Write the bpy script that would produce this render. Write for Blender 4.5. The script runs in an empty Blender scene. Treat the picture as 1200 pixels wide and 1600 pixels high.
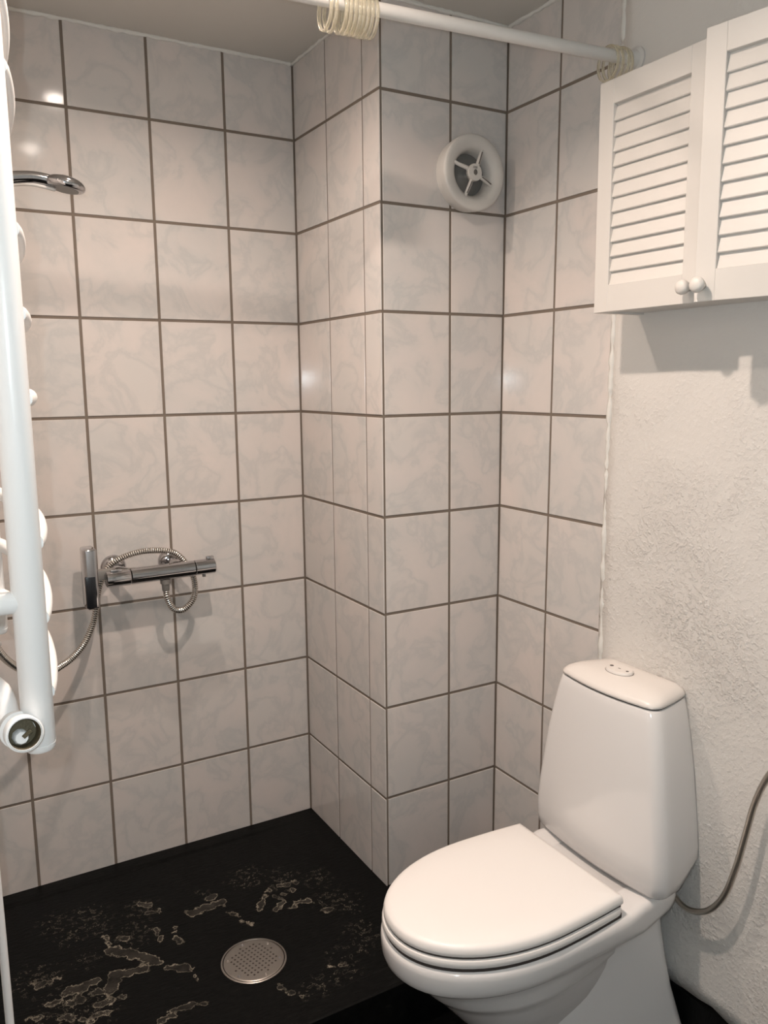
import bpy, bmesh, math, random
from mathutils import Vector, Matrix
random.seed(7)
sc = bpy.context.scene
COL = sc.collection
PI = math.pi

# ------------------------------------------------------------------ camera
FPX = 1278.74
YAW, PITCH, ROLL = 0.5232, -0.1579, -0.0099
CAM = Vector((-1.0, -2.2143, 1.3338))
fwd = Vector((math.sin(YAW) * math.cos(PITCH), math.cos(YAW) * math.cos(PITCH), math.sin(PITCH)))
r0 = Vector((math.cos(YAW), -math.sin(YAW), 0)); u0 = r0.cross(fwd)
rgt = r0 * math.cos(ROLL) + u0 * math.sin(ROLL)
upv = -r0 * math.sin(ROLL) + u0 * math.cos(ROLL)
cd = bpy.data.cameras.new('camera'); cam = bpy.data.objects.new('camera', cd); COL.objects.link(cam)
cd.sensor_fit = 'VERTICAL'; cd.sensor_height = 24.0; cd.sensor_width = 18.0
cd.lens = FPX / 1600 * 24.0; cd.clip_start = 0.02
m = Matrix((rgt, upv, -fwd)).transposed().to_4x4(); m.translation = CAM
cam.matrix_world = m
sc.camera = cam

# ------------------------------------------------------------------ world, exposure
w = bpy.data.worlds.new('world'); sc.world = w; w.use_nodes = True
w.node_tree.nodes['Background'].inputs[0].default_value = (0.01, 0.01, 0.01, 1)
vs = sc.view_settings
vs.view_transform = 'Standard'; vs.look = 'None'; vs.gamma = 1.0; vs.use_curve_mapping = False
vs.exposure = 0.0
SPOT_W = (5.6, 12.8); SPOT_COL = (1.0, 0.815, 0.70)
FLASH_W = 16.5; FLASH_COL = (0.80, 0.93, 1.0)
# the phone's own flash lamp beside its lens
fl = bpy.data.lights.new('phone_flash', 'POINT'); fl.energy = FLASH_W; fl.color = FLASH_COL; fl.shadow_soft_size = 0.005
flo = bpy.data.objects.new('phone_flash', fl); COL.objects.link(flo)
flo.location = CAM + rgt * -0.034 + upv * 0.028 + fwd * 0.005

# ------------------------------------------------------------------ dimensions (metres)
TH = 0.25; MU = 0.2008
V1, V2, B = 0.1989, 0.3939, 0.4746
W1, C = 0.2011, 0.3656
T1, T2 = 0.1948, 0.3864
CEIL = 2.2; FLOOR = -0.115
XL, YB = -1.06, -2.95
LEAN = 0.0085
def DX(z): return C + LEAN * (z - 1.15)

# ------------------------------------------------------------------ helpers
def obj(name, bm, mat, parent=None, smooth=False, loc=None):
    me = bpy.data.meshes.new(name)
    bm.normal_update(); bm.to_mesh(me); bm.free()
    if smooth:
        for q in me.polygons: q.use_smooth = True
    o = bpy.data.objects.new(name, me); COL.objects.link(o)
    if mat: me.materials.append(mat)
    if parent: o.parent = parent
    if loc is not None: o.location = loc
    return o
def thing(name, label, cat, loc=(0, 0, 0), rotz=0, group=None):
    o = bpy.data.objects.new(name, None); COL.objects.link(o)
    o.location = loc; o.rotation_euler = (0, 0, rotz); o.empty_display_size = 0.05
    o['label'] = label; o['category'] = cat
    if group: o['group'] = group
    return o
def tag(o, label, cat, group=None):
    o['label'] = label; o['category'] = cat
    if group: o['group'] = group
    return o
def struct(o, label=None, cat=None):
    o['kind'] = 'structure'
    if label: o['label'] = label
    if cat: o['category'] = cat
    return o
def box(bm, x0, x1, y0, y1, z0, z1, mtx=None):
    vs_ = [bm.verts.new((x, y, z)) for x in (x0, x1) for y in (y0, y1) for z in (z0, z1)]
    if mtx:
        for v in vs_: v.co = mtx @ v.co
    for f in ((0, 1, 3, 2), (4, 6, 7, 5), (0, 4, 5, 1), (2, 3, 7, 6), (0, 2, 6, 4), (1, 5, 7, 3)):
        bm.faces.new([vs_[i] for i in f])
    return vs_
def bevel_box(x0, x1, y0, y1, z0, z1, r, seg=2):
    bm = bmesh.new(); box(bm, x0, x1, y0, y1, z0, z1)
    bmesh.ops.recalc_face_normals(bm, faces=bm.faces)
    bmesh.ops.bevel(bm, geom=list(bm.edges), offset=r, segments=seg, profile=0.5, affect='EDGES')
    return bm
def ring_loft(bm, rings, cap0=True, cap1=True):
    R_ = [[bm.verts.new(p) for p in r] for r in rings]
    n = len(R_[0])
    for a, b_ in zip(R_[:-1], R_[1:]):
        for i in range(n):
            j = (i + 1) % n
            bm.faces.new((a[i], a[j], b_[j], b_[i]))
    if cap0: bm.faces.new(list(reversed(R_[0])))
    if cap1: bm.faces.new(R_[-1])
    bmesh.ops.recalc_face_normals(bm, faces=bm.faces)
def frame_of(axis):
    a = Vector(axis).normalized()
    t = Vector((0, 0, 1)) if abs(a.z) < 0.9 else Vector((1, 0, 0))
    u = a.cross(t).normalized(); v = a.cross(u).normalized()
    return a, u, v
def lathe(bm, origin, axis, prof, n=32, cap0=True, cap1=True):
    """prof = list of (distance along axis, radius)"""
    o = Vector(origin); a, u, v = frame_of(axis)
    rings = [[o + a * d + (u * math.cos(2 * PI * i / n) + v * math.sin(2 * PI * i / n)) * r for i in range(n)] for d, r in prof]
    ring_loft(bm, rings, cap0, cap1)
def catmull(P, per=12):
    P = [Vector(p) for p in P]
    Q = [P[0] * 2 - P[1]] + P + [P[-1] * 2 - P[-2]]
    out = []
    for i in range(1, len(Q) - 2):
        a, b_, c_, d_ = Q[i - 1], Q[i], Q[i + 1], Q[i + 2]
        for k in range(per):
            t = k / per
            out.append(0.5 * ((2 * b_) + (c_ - a) * t + (2 * a - 5 * b_ + 4 * c_ - d_) * t * t + (3 * b_ - a - 3 * c_ + d_) * t ** 3))
    out.append(P[-1]); return out
def resample(path, step):
    L = [0]
    for a, b_ in zip(path[:-1], path[1:]): L.append(L[-1] + (b_ - a).length)
    n = max(2, int(L[-1] / step)); out = []; j = 0
    for i in range(n + 1):
        s = L[-1] * i / n
        while j < len(L) - 2 and L[j + 1] < s: j += 1
        t = (s - L[j]) / max(1e-9, L[j + 1] - L[j]); out.append(path[j].lerp(path[j + 1], t))
    return out
def tube(bm, path, rad, n=12):
    """rad: number or function(index)"""
    path = [Vector(p) for p in path]; rings = []; u = None
    for i, q in enumerate(path):
        d = (path[min(i + 1, len(path) - 1)] - path[max(i - 1, 0)]).normalized()
        if u is None: _, u, _v = frame_of(d)
        u = (u - d * u.dot(d)).normalized(); v = d.cross(u)
        r = rad(i) if callable(rad) else rad
        rings.append([q + (u * math.cos(2 * PI * k / n) + v * math.sin(2 * PI * k / n)) * r for k in range(n)])
    ring_loft(bm, rings)
def autosmooth(o, ang=40):
    for q in o.data.polygons: q.use_smooth = True
    md = o.data
    try: md.set_sharp_from_angle(angle=math.radians(ang))
    except Exception: pass
    return o

# ------------------------------------------------------------------ materials
def mat(name, col, rough=0.5, metal=0.0, coat=0.0, trans=0.0, ior=1.45, spec=0.5):
    M = bpy.data.materials.new(name); M.use_nodes = True
    b_ = M.node_tree.nodes['Principled BSDF']
    b_.inputs['Base Color'].default_value = (*col, 1); b_.inputs['Roughness'].default_value = rough
    b_.inputs['Metallic'].default_value = metal; b_.inputs['Coat Weight'].default_value = coat
    b_.inputs['Transmission Weight'].default_value = trans; b_.inputs['IOR'].default_value = ior
    b_.inputs['Specular IOR Level'].default_value = spec
    return M
def nd(M, t, **kw):
    n = M.node_tree.nodes.new(t)
    for k, v in kw.items():
        if hasattr(n, k): setattr(n, k, v)
        else: n.inputs[k].default_value = v
    return n
def lk(M, a, b_): M.node_tree.links.new(a, b_)
def pb(M): return M.node_tree.nodes['Principled BSDF']
def ramp(M, stops):
    r = M.node_tree.nodes.new('ShaderNodeValToRGB'); e = r.color_ramp.elements
    while len(e) < len(stops): e.new(0.5)
    for i, (p_, c_) in enumerate(stops): e[i].position = p_; e[i].color = (*c_, 1)
    return r
def bump_noise(M, scale, dist, strength=1.0, detail=4, coord='Object', rough=0.5):
    tc = nd(M, 'ShaderNodeTexCoord'); n = nd(M, 'ShaderNodeTexNoise'); n.inputs['Scale'].default_value = scale
    n.inputs['Detail'].default_value = detail; n.inputs['Roughness'].default_value = rough
    bp = nd(M, 'ShaderNodeBump'); bp.inputs['Distance'].default_value = dist; bp.inputs['Strength'].default_value = strength
    lk(M, tc.outputs[coord], n.inputs['Vector']); lk(M, n.outputs['Fac'], bp.inputs['Height']); lk(M, bp.outputs['Normal'], pb(M).inputs['Normal'])
    return n, bp

def tile_material():
    M = mat('tile_glaze', (0.62, 0.6, 0.58), 0.09, spec=0.5)
    tc = nd(M, 'ShaderNodeTexCoord'); oi = nd(M, 'ShaderNodeObjectInfo')
    mul = nd(M, 'ShaderNodeMath', operation='MULTIPLY'); mul.inputs[1].default_value = 37.0
    lk(M, oi.outputs['Random'], mul.inputs[0])
    add = nd(M, 'ShaderNodeVectorMath', operation='ADD')
    lk(M, tc.outputs['Object'], add.inputs[0]); lk(M, mul.outputs[0], add.inputs[1])
    n1 = nd(M, 'ShaderNodeTexNoise'); n1.inputs['Scale'].default_value = 9; n1.inputs['Detail'].default_value = 5
    n1.inputs['Roughness'].default_value = 0.55; n1.inputs['Distortion'].default_value = 0.45
    lk(M, add.outputs[0], n1.inputs['Vector'])
    # soft grey smudges with a firmer vein edge
    r1 = ramp(M, [(0.0, (0.65, 0.635, 0.61)), (0.40, (0.645, 0.63, 0.605)), (0.48, (0.575, 0.575, 0.56)), (0.53, (0.635, 0.62, 0.597)), (0.62, (0.66, 0.635, 0.61)), (1.0, (0.62, 0.61, 0.59))])
    lk(M, n1.outputs['Fac'], r1.inputs[0])
    n2 = nd(M, 'ShaderNodeTexNoise'); n2.inputs['Scale'].default_value = 4.5; n2.inputs['Detail'].default_value = 2
    lk(M, add.outputs[0], n2.inputs['Vector'])
    r2 = ramp(M, [(0.3, (0.92, 0.91, 0.91)), (0.7, (1.02, 0.96, 0.94))])
    lk(M, n2.outputs['Fac'], r2.inputs[0])
    mx = nd(M, 'ShaderNodeMix', data_type='RGBA', blend_type='MULTIPLY'); mx.inputs[0].default_value = 1
    lk(M, r1.outputs[0], mx.inputs[6]); lk(M, r2.outputs[0], mx.inputs[7]); lk(M, mx.outputs[2], pb(M).inputs['Base Color'])
    n3 = nd(M, 'ShaderNodeTexNoise'); n3.inputs['Scale'].default_value = 240
    bp = nd(M, 'ShaderNodeBump'); bp.inputs['Distance'].default_value = 0.00006; bp.inputs['Strength'].default_value = 0.5
    lk(M, add.outputs[0], n3.inputs['Vector']); lk(M, n3.outputs['Fac'], bp.inputs['Height']); lk(M, bp.outputs['Normal'], pb(M).inputs['Normal'])
    return M
M_TILE = tile_material()
M_GROUT = mat('grout', (0.20, 0.165, 0.135), 0.95, spec=0.1); bump_noise(M_GROUT, 300, 0.0006)

def plaster_material():
    M = mat('plaster', (0.68, 0.655, 0.62), 0.75, spec=0.25)
    tc = nd(M, 'ShaderNodeTexCoord')
    n1 = nd(M, 'ShaderNodeTexNoise'); n1.inputs['Scale'].default_value = 110; n1.inputs['Detail'].default_value = 6; n1.inputs['Roughness'].default_value = 0.6
    n2 = nd(M, 'ShaderNodeTexNoise'); n2.inputs['Scale'].default_value = 6; n2.inputs['Detail'].default_value = 3; n2.inputs['Distortion'].default_value = 0.6
    lk(M, tc.outputs['Object'], n1.inputs['Vector']); lk(M, tc.outputs['Object'], n2.inputs['Vector'])
    sep = nd(M, 'ShaderNodeSeparateXYZ'); lk(M, tc.outputs['Object'], sep.inputs[0])
    # the plaster gets rougher in its lower half
    mr = nd(M, 'ShaderNodeMapRange'); mr.inputs[1].default_value = 1.45; mr.inputs[2].default_value = 0.85; mr.inputs[3].default_value = 0.25; mr.inputs[4].default_value = 1.0
    lk(M, sep.outputs[2], mr.inputs[0])
    m2 = nd(M, 'ShaderNodeMapRange'); m2.inputs[1].default_value = 0.4; m2.inputs[2].default_value = 0.68; m2.inputs[3].default_value = 0.35; m2.inputs[4].default_value = 1.0
    lk(M, n2.outputs['Fac'], m2.inputs[0])
    a = nd(M, 'ShaderNodeMath', operation='MULTIPLY'); lk(M, mr.outputs[0], a.inputs[0]); lk(M, m2.outputs[0], a.inputs[1])
    r = ramp(M, [(0.45, (0, 0, 0)), (0.72, (1, 1, 1))]); lk(M, n1.outputs['Fac'], r.inputs[0])
    h = nd(M, 'ShaderNodeMath', operation='MULTIPLY'); lk(M, a.outputs[0], h.inputs[0]); lk(M, r.outputs[0], h.inputs[1])
    h2 = nd(M, 'ShaderNodeMath', operation='MULTIPLY_ADD'); h2.inputs[1].default_value = 2.2
    lk(M, n2.outputs['Fac'], h2.inputs[0]); lk(M, h.outputs[0], h2.inputs[2])
    bp = nd(M, 'ShaderNodeBump'); bp.inputs['Distance'].default_value = 0.0032; bp.inputs['Strength'].default_value = 0.8
    lk(M, h2.outputs[0], bp.inputs['Height']); lk(M, bp.outputs['Normal'], pb(M).inputs['Normal'])
    return M
M_PLASTER = plaster_material()
M_WHITEW = mat('white_wall_paint', (0.68, 0.67, 0.65), 0.7, spec=0.25); bump_noise(M_WHITEW, 60, 0.001, 0.5)
M_CEIL = mat('ceiling_paint', (0.60, 0.575, 0.53), 0.6, spec=0.3); bump_noise(M_CEIL, 25, 0.001, 0.5)
M_CAULK = mat('white_caulk', (0.70, 0.69, 0.65), 0.5); bump_noise(M_CAULK, 90, 0.002, 0.7)
M_PORC = mat('white_porcelain', (0.76, 0.74, 0.725), 0.08, spec=0.5, coat=0.3)
M_SEAT = mat('white_seat_plastic', (0.86, 0.83, 0.80), 0.35)
M_TLID = mat('ivory_lid_plastic', (0.76, 0.72, 0.68), 0.3)
M_GAP = mat('dark_gap', (0.05, 0.04, 0.035), 0.9)
M_CHROME = mat('chrome', (0.50, 0.49, 0.495), 0.08, metal=1.0)
M_STEEL = mat('brushed_steel', (0.40, 0.37, 0.34), 0.36, metal=1.0); bump_noise(M_STEEL, 220, 0.0002, 0.4)
M_HOSE = mat('ribbed_steel', (0.68, 0.65, 0.60), 0.2, metal=1.0)
M_HOSEGAP = mat('hose_gap', (0.02, 0.017, 0.014), 0.7)
M_GREYP = mat('grey_plastic', (0.20, 0.19, 0.175), 0.45)
M_BLACKP = mat('black_plastic', (0.012, 0.013, 0.016), 0.25)
M_WPAINT = mat('white_gloss_paint', (0.63, 0.605, 0.57), 0.38); bump_noise(M_WPAINT, 60, 0.0006, 0.4)
M_CABIN = mat('cabinet_dark_inside', (0.42, 0.40, 0.38), 0.8)
M_RAD = mat('white_radiator_enamel', (0.88, 0.88, 0.87), 0.3)
M_ROD = mat('white_rod', (0.66, 0.64, 0.61), 0.4)
M_FANW = mat('white_fan_plastic', (0.60, 0.575, 0.54), 0.4)
M_FANG = mat('grey_fan_inside', (0.16, 0.155, 0.145), 0.6)
M_FAND = mat('fan_print', (0.12, 0.11, 0.10), 0.7)
M_BRASS = mat('corroded_brass', (0.12, 0.10, 0.06), 0.6, metal=0.3); bump_noise(M_BRASS, 400, 0.001)
M_BRAID = mat('braided_steel', (0.55, 0.51, 0.45), 0.3, metal=1.0)
M_RING = mat('clear_yellow_plastic', (0.97, 0.92, 0.77), 0.15, trans=0.85, ior=1.3)
M_GLOW = mat('lit_lamp_glass', (0.8, 0.8, 0.8), 0.5)
pb(M_GLOW).inputs['Emission Color'].default_value = (1.0, 0.88, 0.78, 1); pb(M_GLOW).inputs['Emission Strength'].default_value = 55.0
M_LAMP = mat('lamp_metal', (0.7, 0.7, 0.7), 0.3, metal=1)

def braid_nodes(M):
    tc = nd(M, 'ShaderNodeTexCoord'); wv = nd(M, 'ShaderNodeTexChecker'); wv.inputs['Scale'].default_value = 420
    bp = nd(M, 'ShaderNodeBump'); bp.inputs['Distance'].default_value = 0.0008; bp.inputs['Strength'].default_value = 0.8
    lk(M, tc.outputs['Object'], wv.inputs['Vector']); lk(M, wv.outputs['Fac'], bp.inputs['Height']); lk(M, bp.outputs['Normal'], pb(M).inputs['Normal'])
braid_nodes(M_BRAID)

def slate_material(stains):
    M = mat('black_slate', (0.004, 0.004, 0.004), 0.45, spec=0.1)
    tc = nd(M, 'ShaderNodeTexCoord')
    mp = nd(M, 'ShaderNodeMapping'); mp.inputs['Scale'].default_value = (1, 3.0, 1); mp.inputs['Rotation'].default_value = (0, 0, 0.5)
    lk(M, tc.outputs['Object'], mp.inputs[0])
    n = nd(M, 'ShaderNodeTexNoise'); n.inputs['Scale'].default_value = 45; n.inputs['Detail'].default_value = 7; n.inputs['Roughness'].default_value = 0.65
    lk(M, mp.outputs[0], n.inputs['Vector'])
    bp = nd(M, 'ShaderNodeBump'); bp.inputs['Distance'].default_value = 0.0015; bp.inputs['Strength'].default_value = 0.6
    lk(M, n.outputs['Fac'], bp.inputs['Height']); lk(M, bp.outputs['Normal'], pb(M).inputs['Normal'])
    base = ramp(M, [(0.4, (0.0028, 0.0030, 0.0030)), (0.64, (0.005, 0.0052, 0.005)), (0.73, (0.014, 0.0135, 0.012)), (0.8, (0.005, 0.005, 0.005))])
    lk(M, n.outputs['Fac'], base.inputs[0]); lk(M, base.outputs[0], pb(M).inputs['Base Color'])
    rr = nd(M, 'ShaderNodeMapRange'); rr.inputs[1].default_value = 0.3; rr.inputs[2].default_value = 0.7; rr.inputs[3].default_value = 0.3; rr.inputs[4].default_value = 0.5
    lk(M, n.outputs['Fac'], rr.inputs[0]); lk(M, rr.outputs[0], pb(M).inputs['Roughness'])
    if not stains: return M
    def math_(op, a, b_=None, c_=None):
        q = nd(M, 'ShaderNodeMath', operation=op)
        for i, v in enumerate((a, b_, c_)):
            if v is None: continue
            if isinstance(v, (int, float)): q.inputs[i].default_value = v
            else: lk(M, v, q.inputs[i])
        return q.outputs[0]
    at = nd(M, 'ShaderNodeAttribute', attribute_name='stain'); ak = nd(M, 'ShaderNodeAttribute', attribute_name='speck')
    # big limescale patches: signed field from the mesh, ragged by noise
    nz = nd(M, 'ShaderNodeTexNoise'); nz.inputs['Scale'].default_value = 42; nz.inputs['Detail'].default_value = 6; nz.inputs['Roughness'].default_value = 0.65
    lk(M, tc.outputs['Object'], nz.inputs['Vector'])
    rag = math_('MULTIPLY', math_('SUBTRACT', nz.outputs['Fac'], 0.5), 0.046)
    F = math_('ADD', at.outputs['Fac'], rag)
    inside = nd(M, 'ShaderNodeMapRange'); inside.inputs[1].default_value = 0.0; inside.inputs[2].default_value = 0.0012; lk(M, F, inside.inputs[0])
    edge = nd(M, 'ShaderNodeMapRange'); edge.inputs[1].default_value = 0.0016; edge.inputs[2].default_value = 0.0004
    lk(M, math_('ABSOLUTE', F), edge.inputs[0])
    # small rings and flecks where the speck mask allows
    nq = nd(M, 'ShaderNodeTexNoise'); nq.inputs['Scale'].default_value = 75; nq.inputs['Detail'].default_value = 4; nq.inputs['Roughness'].default_value = 0.6
    lk(M, tc.outputs['Object'], nq.inputs['Vector'])
    G = math_('ADD', math_('SUBTRACT', nq.outputs['Fac'], 0.645), math_('MULTIPLY', ak.outputs['Fac'], 0.085))
    ge = nd(M, 'ShaderNodeMapRange'); ge.inputs[1].default_value = 0.014; ge.inputs[2].default_value = 0.003; lk(M, math_('ABSOLUTE', G), ge.inputs[0])
    gate = nd(M, 'ShaderNodeMapRange'); gate.inputs[1].default_value = 0.12; gate.inputs[2].default_value = 0.55; lk(M, ak.outputs['Fac'], gate.inputs[0])
    small = math_('MULTIPLY', math_('MULTIPLY', ge.outputs[0], gate.outputs[0]), 0.62)
    nv = nd(M, 'ShaderNodeTexNoise'); nv.inputs['Scale'].default_value = 28; lk(M, tc.outputs['Object'], nv.inputs['Vector'])
    vr = nd(M, 'ShaderNodeMapRange'); vr.inputs[1].default_value = 0.35; vr.inputs[2].default_value = 0.65; vr.inputs[3].default_value = 0.25; vr.inputs[4].default_value = 1.0; lk(M, nv.outputs['Fac'], vr.inputs[0])
    fill = math_('MULTIPLY', math_('MULTIPLY', inside.outputs[0], 0.55), vr.outputs[0])
    mixa = nd(M, 'ShaderNodeMix', data_type='RGBA'); lk(M, fill, mixa.inputs[0]); lk(M, base.outputs[0], mixa.inputs[6]); mixa.inputs[7].default_value = (0.060, 0.054, 0.045, 1)
    lines = math_('MAXIMUM', math_('MULTIPLY', math_('MULTIPLY', edge.outputs[0], vr.outputs[0]), 0.85), math_('MULTIPLY', small, vr.outputs[0]))
    mixb = nd(M, 'ShaderNodeMix', data_type='RGBA'); lk(M, lines, mixb.inputs[0]); lk(M, mixa.outputs[2], mixb.inputs[6]); mixb.inputs[7].default_value = (0.36, 0.32, 0.25, 1)
    lk(M, mixb.outputs[2], pb(M).inputs['Base Color'])
    return M
M_SLATE = slate_material(False); M_TRAY = slate_material(True)

# ------------------------------------------------------------------ setting: shell
GD = 0.0018   # grout lies this far behind the tile faces
bm = bmesh.new(); box(bm, XL - 0.1, C + 0.2, GD, 0.12, -0.2, CEIL + 0.1)
wall_back = struct(obj('wall_back', bm, M_GROUT), 'tiled back wall of the shower with brown grout', 'wall')
bm = bmesh.new(); box(bm, GD, C + 0.15, -B + GD, 0.05, 0.0, CEIL + 0.1)
wall_pillar = struct(obj('wall_pillar', bm, M_GROUT), 'tiled corner pillar between shower and toilet', 'wall')
# right wall: leaning a touch; tiled strip and the plastered stretch are one wall
def lean_box(y0, y1, off, thick=0.12, z0=-0.2, z1=CEIL + 0.1):
    bm = bmesh.new(); v = box(bm, 0, thick, y0, y1, z0, z1)
    for q in v: q.co.x += DX(q.co.z) + off
    bmesh.ops.recalc_face_normals(bm, faces=bm.faces)
    return bm
wall_right = struct(obj('wall_right', lean_box(-B - T2, 0.0, GD), M_GROUT), 'tiled strip of the right wall beside the pillar', 'wall')
bm = bmesh.new()
NY, NZ = 60, 70
ys = [-B - T2 - (abs(YB) + 0.1 - B - T2) * i / NY for i in range(NY + 1)]
zs = [0.024 + (CEIL + 0.05 - 0.024) * k / NZ for k in range(NZ + 1)]
def plas_x(y, z):
    return DX(z) - 0.004 + 0.0018 * math.sin(9 * y + 2 * z) * math.sin(5 * z + 1.3) + 0.0008 * math.sin(31 * y) * math.cos(23 * z)
g = [[bm.verts.new((plas_x(y, z + (0.005 * math.sin(40 * y) + 0.003 * math.sin(97 * y) if k == 0 else 0)), y, z + (0.005 * math.sin(40 * y) + 0.003 * math.sin(97 * y) if k == 0 else 0))) for k, z in enumerate(zs)] for y in ys]
for i in range(NY):
    for k in range(NZ): bm.faces.new((g[i][k], g[i][k + 1], g[i + 1][k + 1], g[i + 1][k]))
# thickness behind the face
bk = [[bm.verts.new((DX(z) + 0.11, y, z)) for z in (zs[0], zs[-1])] for y in (ys[0], ys[-1])]
bm.faces.new([g[i][0] for i in range(NY + 1)] + [bk[1][0], bk[0][0]])
bm.faces.new([g[0][k] for k in range(NZ + 1)] + [bk[0][1], bk[0][0]])
bmesh.ops.recalc_face_normals(bm, faces=bm.faces)
wall_pl = struct(obj('wall_right_plaster', bm, M_PLASTER, smooth=True), 'rough white plastered right wall behind the toilet', 'wall')
bm = bmesh.new(); box(bm, XL - 0.12, XL, YB - 0.12, 0.05, -0.2, CEIL + 0.1)
struct(obj('wall_left', bm, M_WHITEW), 'white painted left wall', 'wall')
bm = bmesh.new(); box(bm, XL - 0.12, C + 0.2, YB - 0.12, YB, -0.2, CEIL + 0.1)
struct(obj('wall_front', bm, M_WHITEW), 'white painted wall behind the viewer', 'wall')
bm = bmesh.new(); box(bm, XL - 0.12, C + 0.2, YB - 0.12, 0.12, CEIL, CEIL + 0.12)
struct(obj('ceiling', bm, M_CEIL), 'white painted ceiling', 'ceiling')
bm = bmesh.new(); box(bm, XL - 0.12, C + 0.2, YB - 0.12, 0.1, FLOOR - 0.1, FLOOR)
struct(obj('floor', bm, M_SLATE), 'black slate bathroom floor', 'floor')
# black skirting under the plaster
bm = bmesh.new(); box(bm, C - 0.018, C + 0.1, YB, -0.805, FLOOR, 0.020)
struct(obj('baseboard_right', bm, M_SLATE), 'black stone skirting under the plastered wall', 'baseboard')

# ------------------------------------------------------------------ tiles, each a part of its wall
tile_cache = {}
GAP = 0.0072; TT = 0.0028; BV = 0.0011
def tile_mesh(wd, ht):
    key = (round(wd, 4), round(ht, 4))
    if key in tile_cache: return tile_cache[key]
    bm = bmesh.new(); a, b_ = wd / 2, ht / 2
    # local x = width, z = height, front faces -y
    rings = []
    for ins, y in ((0, TT), (0, BV * 0.9), (BV * 0.35, BV * 0.25), (BV * 1.1, 0)):
        rings.append([(-a + ins, y, -b_ + ins), (a - ins, y, -b_ + ins), (a - ins, y, b_ - ins), (-a + ins, y, b_ - ins)])
    ring_loft(bm, rings, cap0=False)
    me = bpy.data.meshes.new('tile'); bm.to_mesh(me); bm.free(); me.materials.append(M_TILE)
    tile_cache[key] = me; return me
def add_tile(parent, mid, wd, ht, rot):
    o = bpy.data.objects.new('tile', tile_mesh(wd, ht)); COL.objects.link(o)
    jit = (random.uniform(-1, 1) * 0.0022, 0, random.uniform(-1, 1) * 0.0022)
    o.matrix_world = Matrix.Translation(mid) @ rot @ Matrix.Rotation(jit[0], 4, 'X') @ Matrix.Rotation(jit[2], 4, 'Z')
    mw = o.matrix_world.copy(); o.parent = parent; o.matrix_world = mw
    return o
rows = [(k * TH, (k + 1) * TH) for k in range(8)] + [(8 * TH, CEIL)]
R_A = Matrix.Identity(4)                                   # faces -y
R_B = Matrix.Rotation(-PI / 2, 4, 'Z')                     # faces -x
for z0, z1 in rows:
    lo = z0 + (GAP / 2 if z0 > 0 else 0.0); hi = z1 - (GAP / 2 if z1 < CEIL else 0.0)
    zc, ht = (lo + hi) / 2, hi - lo
    for u in range(6):
        x1 = -u * MU - GAP / 2; x0 = max(-(u + 1) * MU + GAP / 2, XL + 0.001)
        if x1 - x0 > 0.01: add_tile(wall_back, ((x0 + x1) / 2, 0, zc), x1 - x0, ht, R_A)
    for a, b_ in ((0, V1), (V1, V2), (V2, B)):
        y1 = -a - GAP / 2; y0 = -b_ + (GAP / 2 if b_ < B else 0.0005)
        gx = 0.0014 if b_ != V1 else 0
        add_tile(wall_pillar, (0, (y0 + y1) / 2, zc), (y1 - y0) + gx, ht, R_B)
    xr = DX(zc)
    for a, b_ in ((0.0052, W1), (W1, xr)):
        x0 = a + GAP / 2; x1 = b_ - GAP / 2 + (0.001 if b_ == xr else 0)
        add_tile(wall_pillar, ((x0 + x1) / 2, -B, zc), x1 - x0, ht, R_A)
    RD = Matrix.Rotation(LEAN, 4, 'Y') @ R_B
    for a, b_ in ((0, T1), (T1, T2)):
        y1 = -B - a - GAP / 2; y0 = -B - b_ + (GAP / 2 if b_ < T2 else 0.0)
        add_tile(wall_right, (DX(zc), (y0 + y1) / 2, zc), y1 - y0, ht, RD)

# ------------------------------------------------------------------ caulk and ragged paint lines
def bead(name, pts, r, label, n=8, wob=0.0022, flat=1.0):
    path = []
    for a, b_ in zip(pts[:-1], pts[1:]):
        a, b_ = Vector(a), Vector(b_); k = max(2, int((b_ - a).length / 0.012))
        path += [a.lerp(b_, i / k) for i in range(k)]
    path.append(Vector(pts[-1]))
    path = [q + Vector((random.uniform(-1, 1), random.uniform(-1, 1), random.uniform(-1, 1))) * wob * 0.5 for q in path]
    bm = bmesh.new(); rs = [r * random.uniform(0.7, 1.3) for _ in path]
    tube(bm, path, lambda i: rs[i], n)
    return struct(obj(name, bm, M_CAULK, smooth=True), label, 'trim')
cz = CEIL - 0.002
bead('trim_1', [(XL, -0.002, cz), (0, -0.002, cz)], 0.0055, 'ragged white caulk along back wall and ceiling')
bead('trim_2', [(-0.002, 0, cz), (-0.002, -B, cz)], 0.0045, 'white caulk along pillar side and ceiling')
bead('trim_3', [(0, -B - 0.002, cz), (DX(2.2), -B - 0.002, cz)], 0.0055, 'white caulk along pillar front and ceiling')
bead('trim_4', [(DX(2.2) - 0.002, -B, cz), (DX(2.2) - 0.002, -B - T2, cz)], 0.0055, 'white caulk along right wall tiles and ceiling')
ye = -B - T2
bead('trim_5', [(DX(z) + 0.0005, ye - 0.006 + 0.002 * math.sin(7 * z), z) for z in [0.02 + 0.1 * i for i in range(22)]], 0.0072, 'white caulk bead between right wall tiles and plaster')

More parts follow.
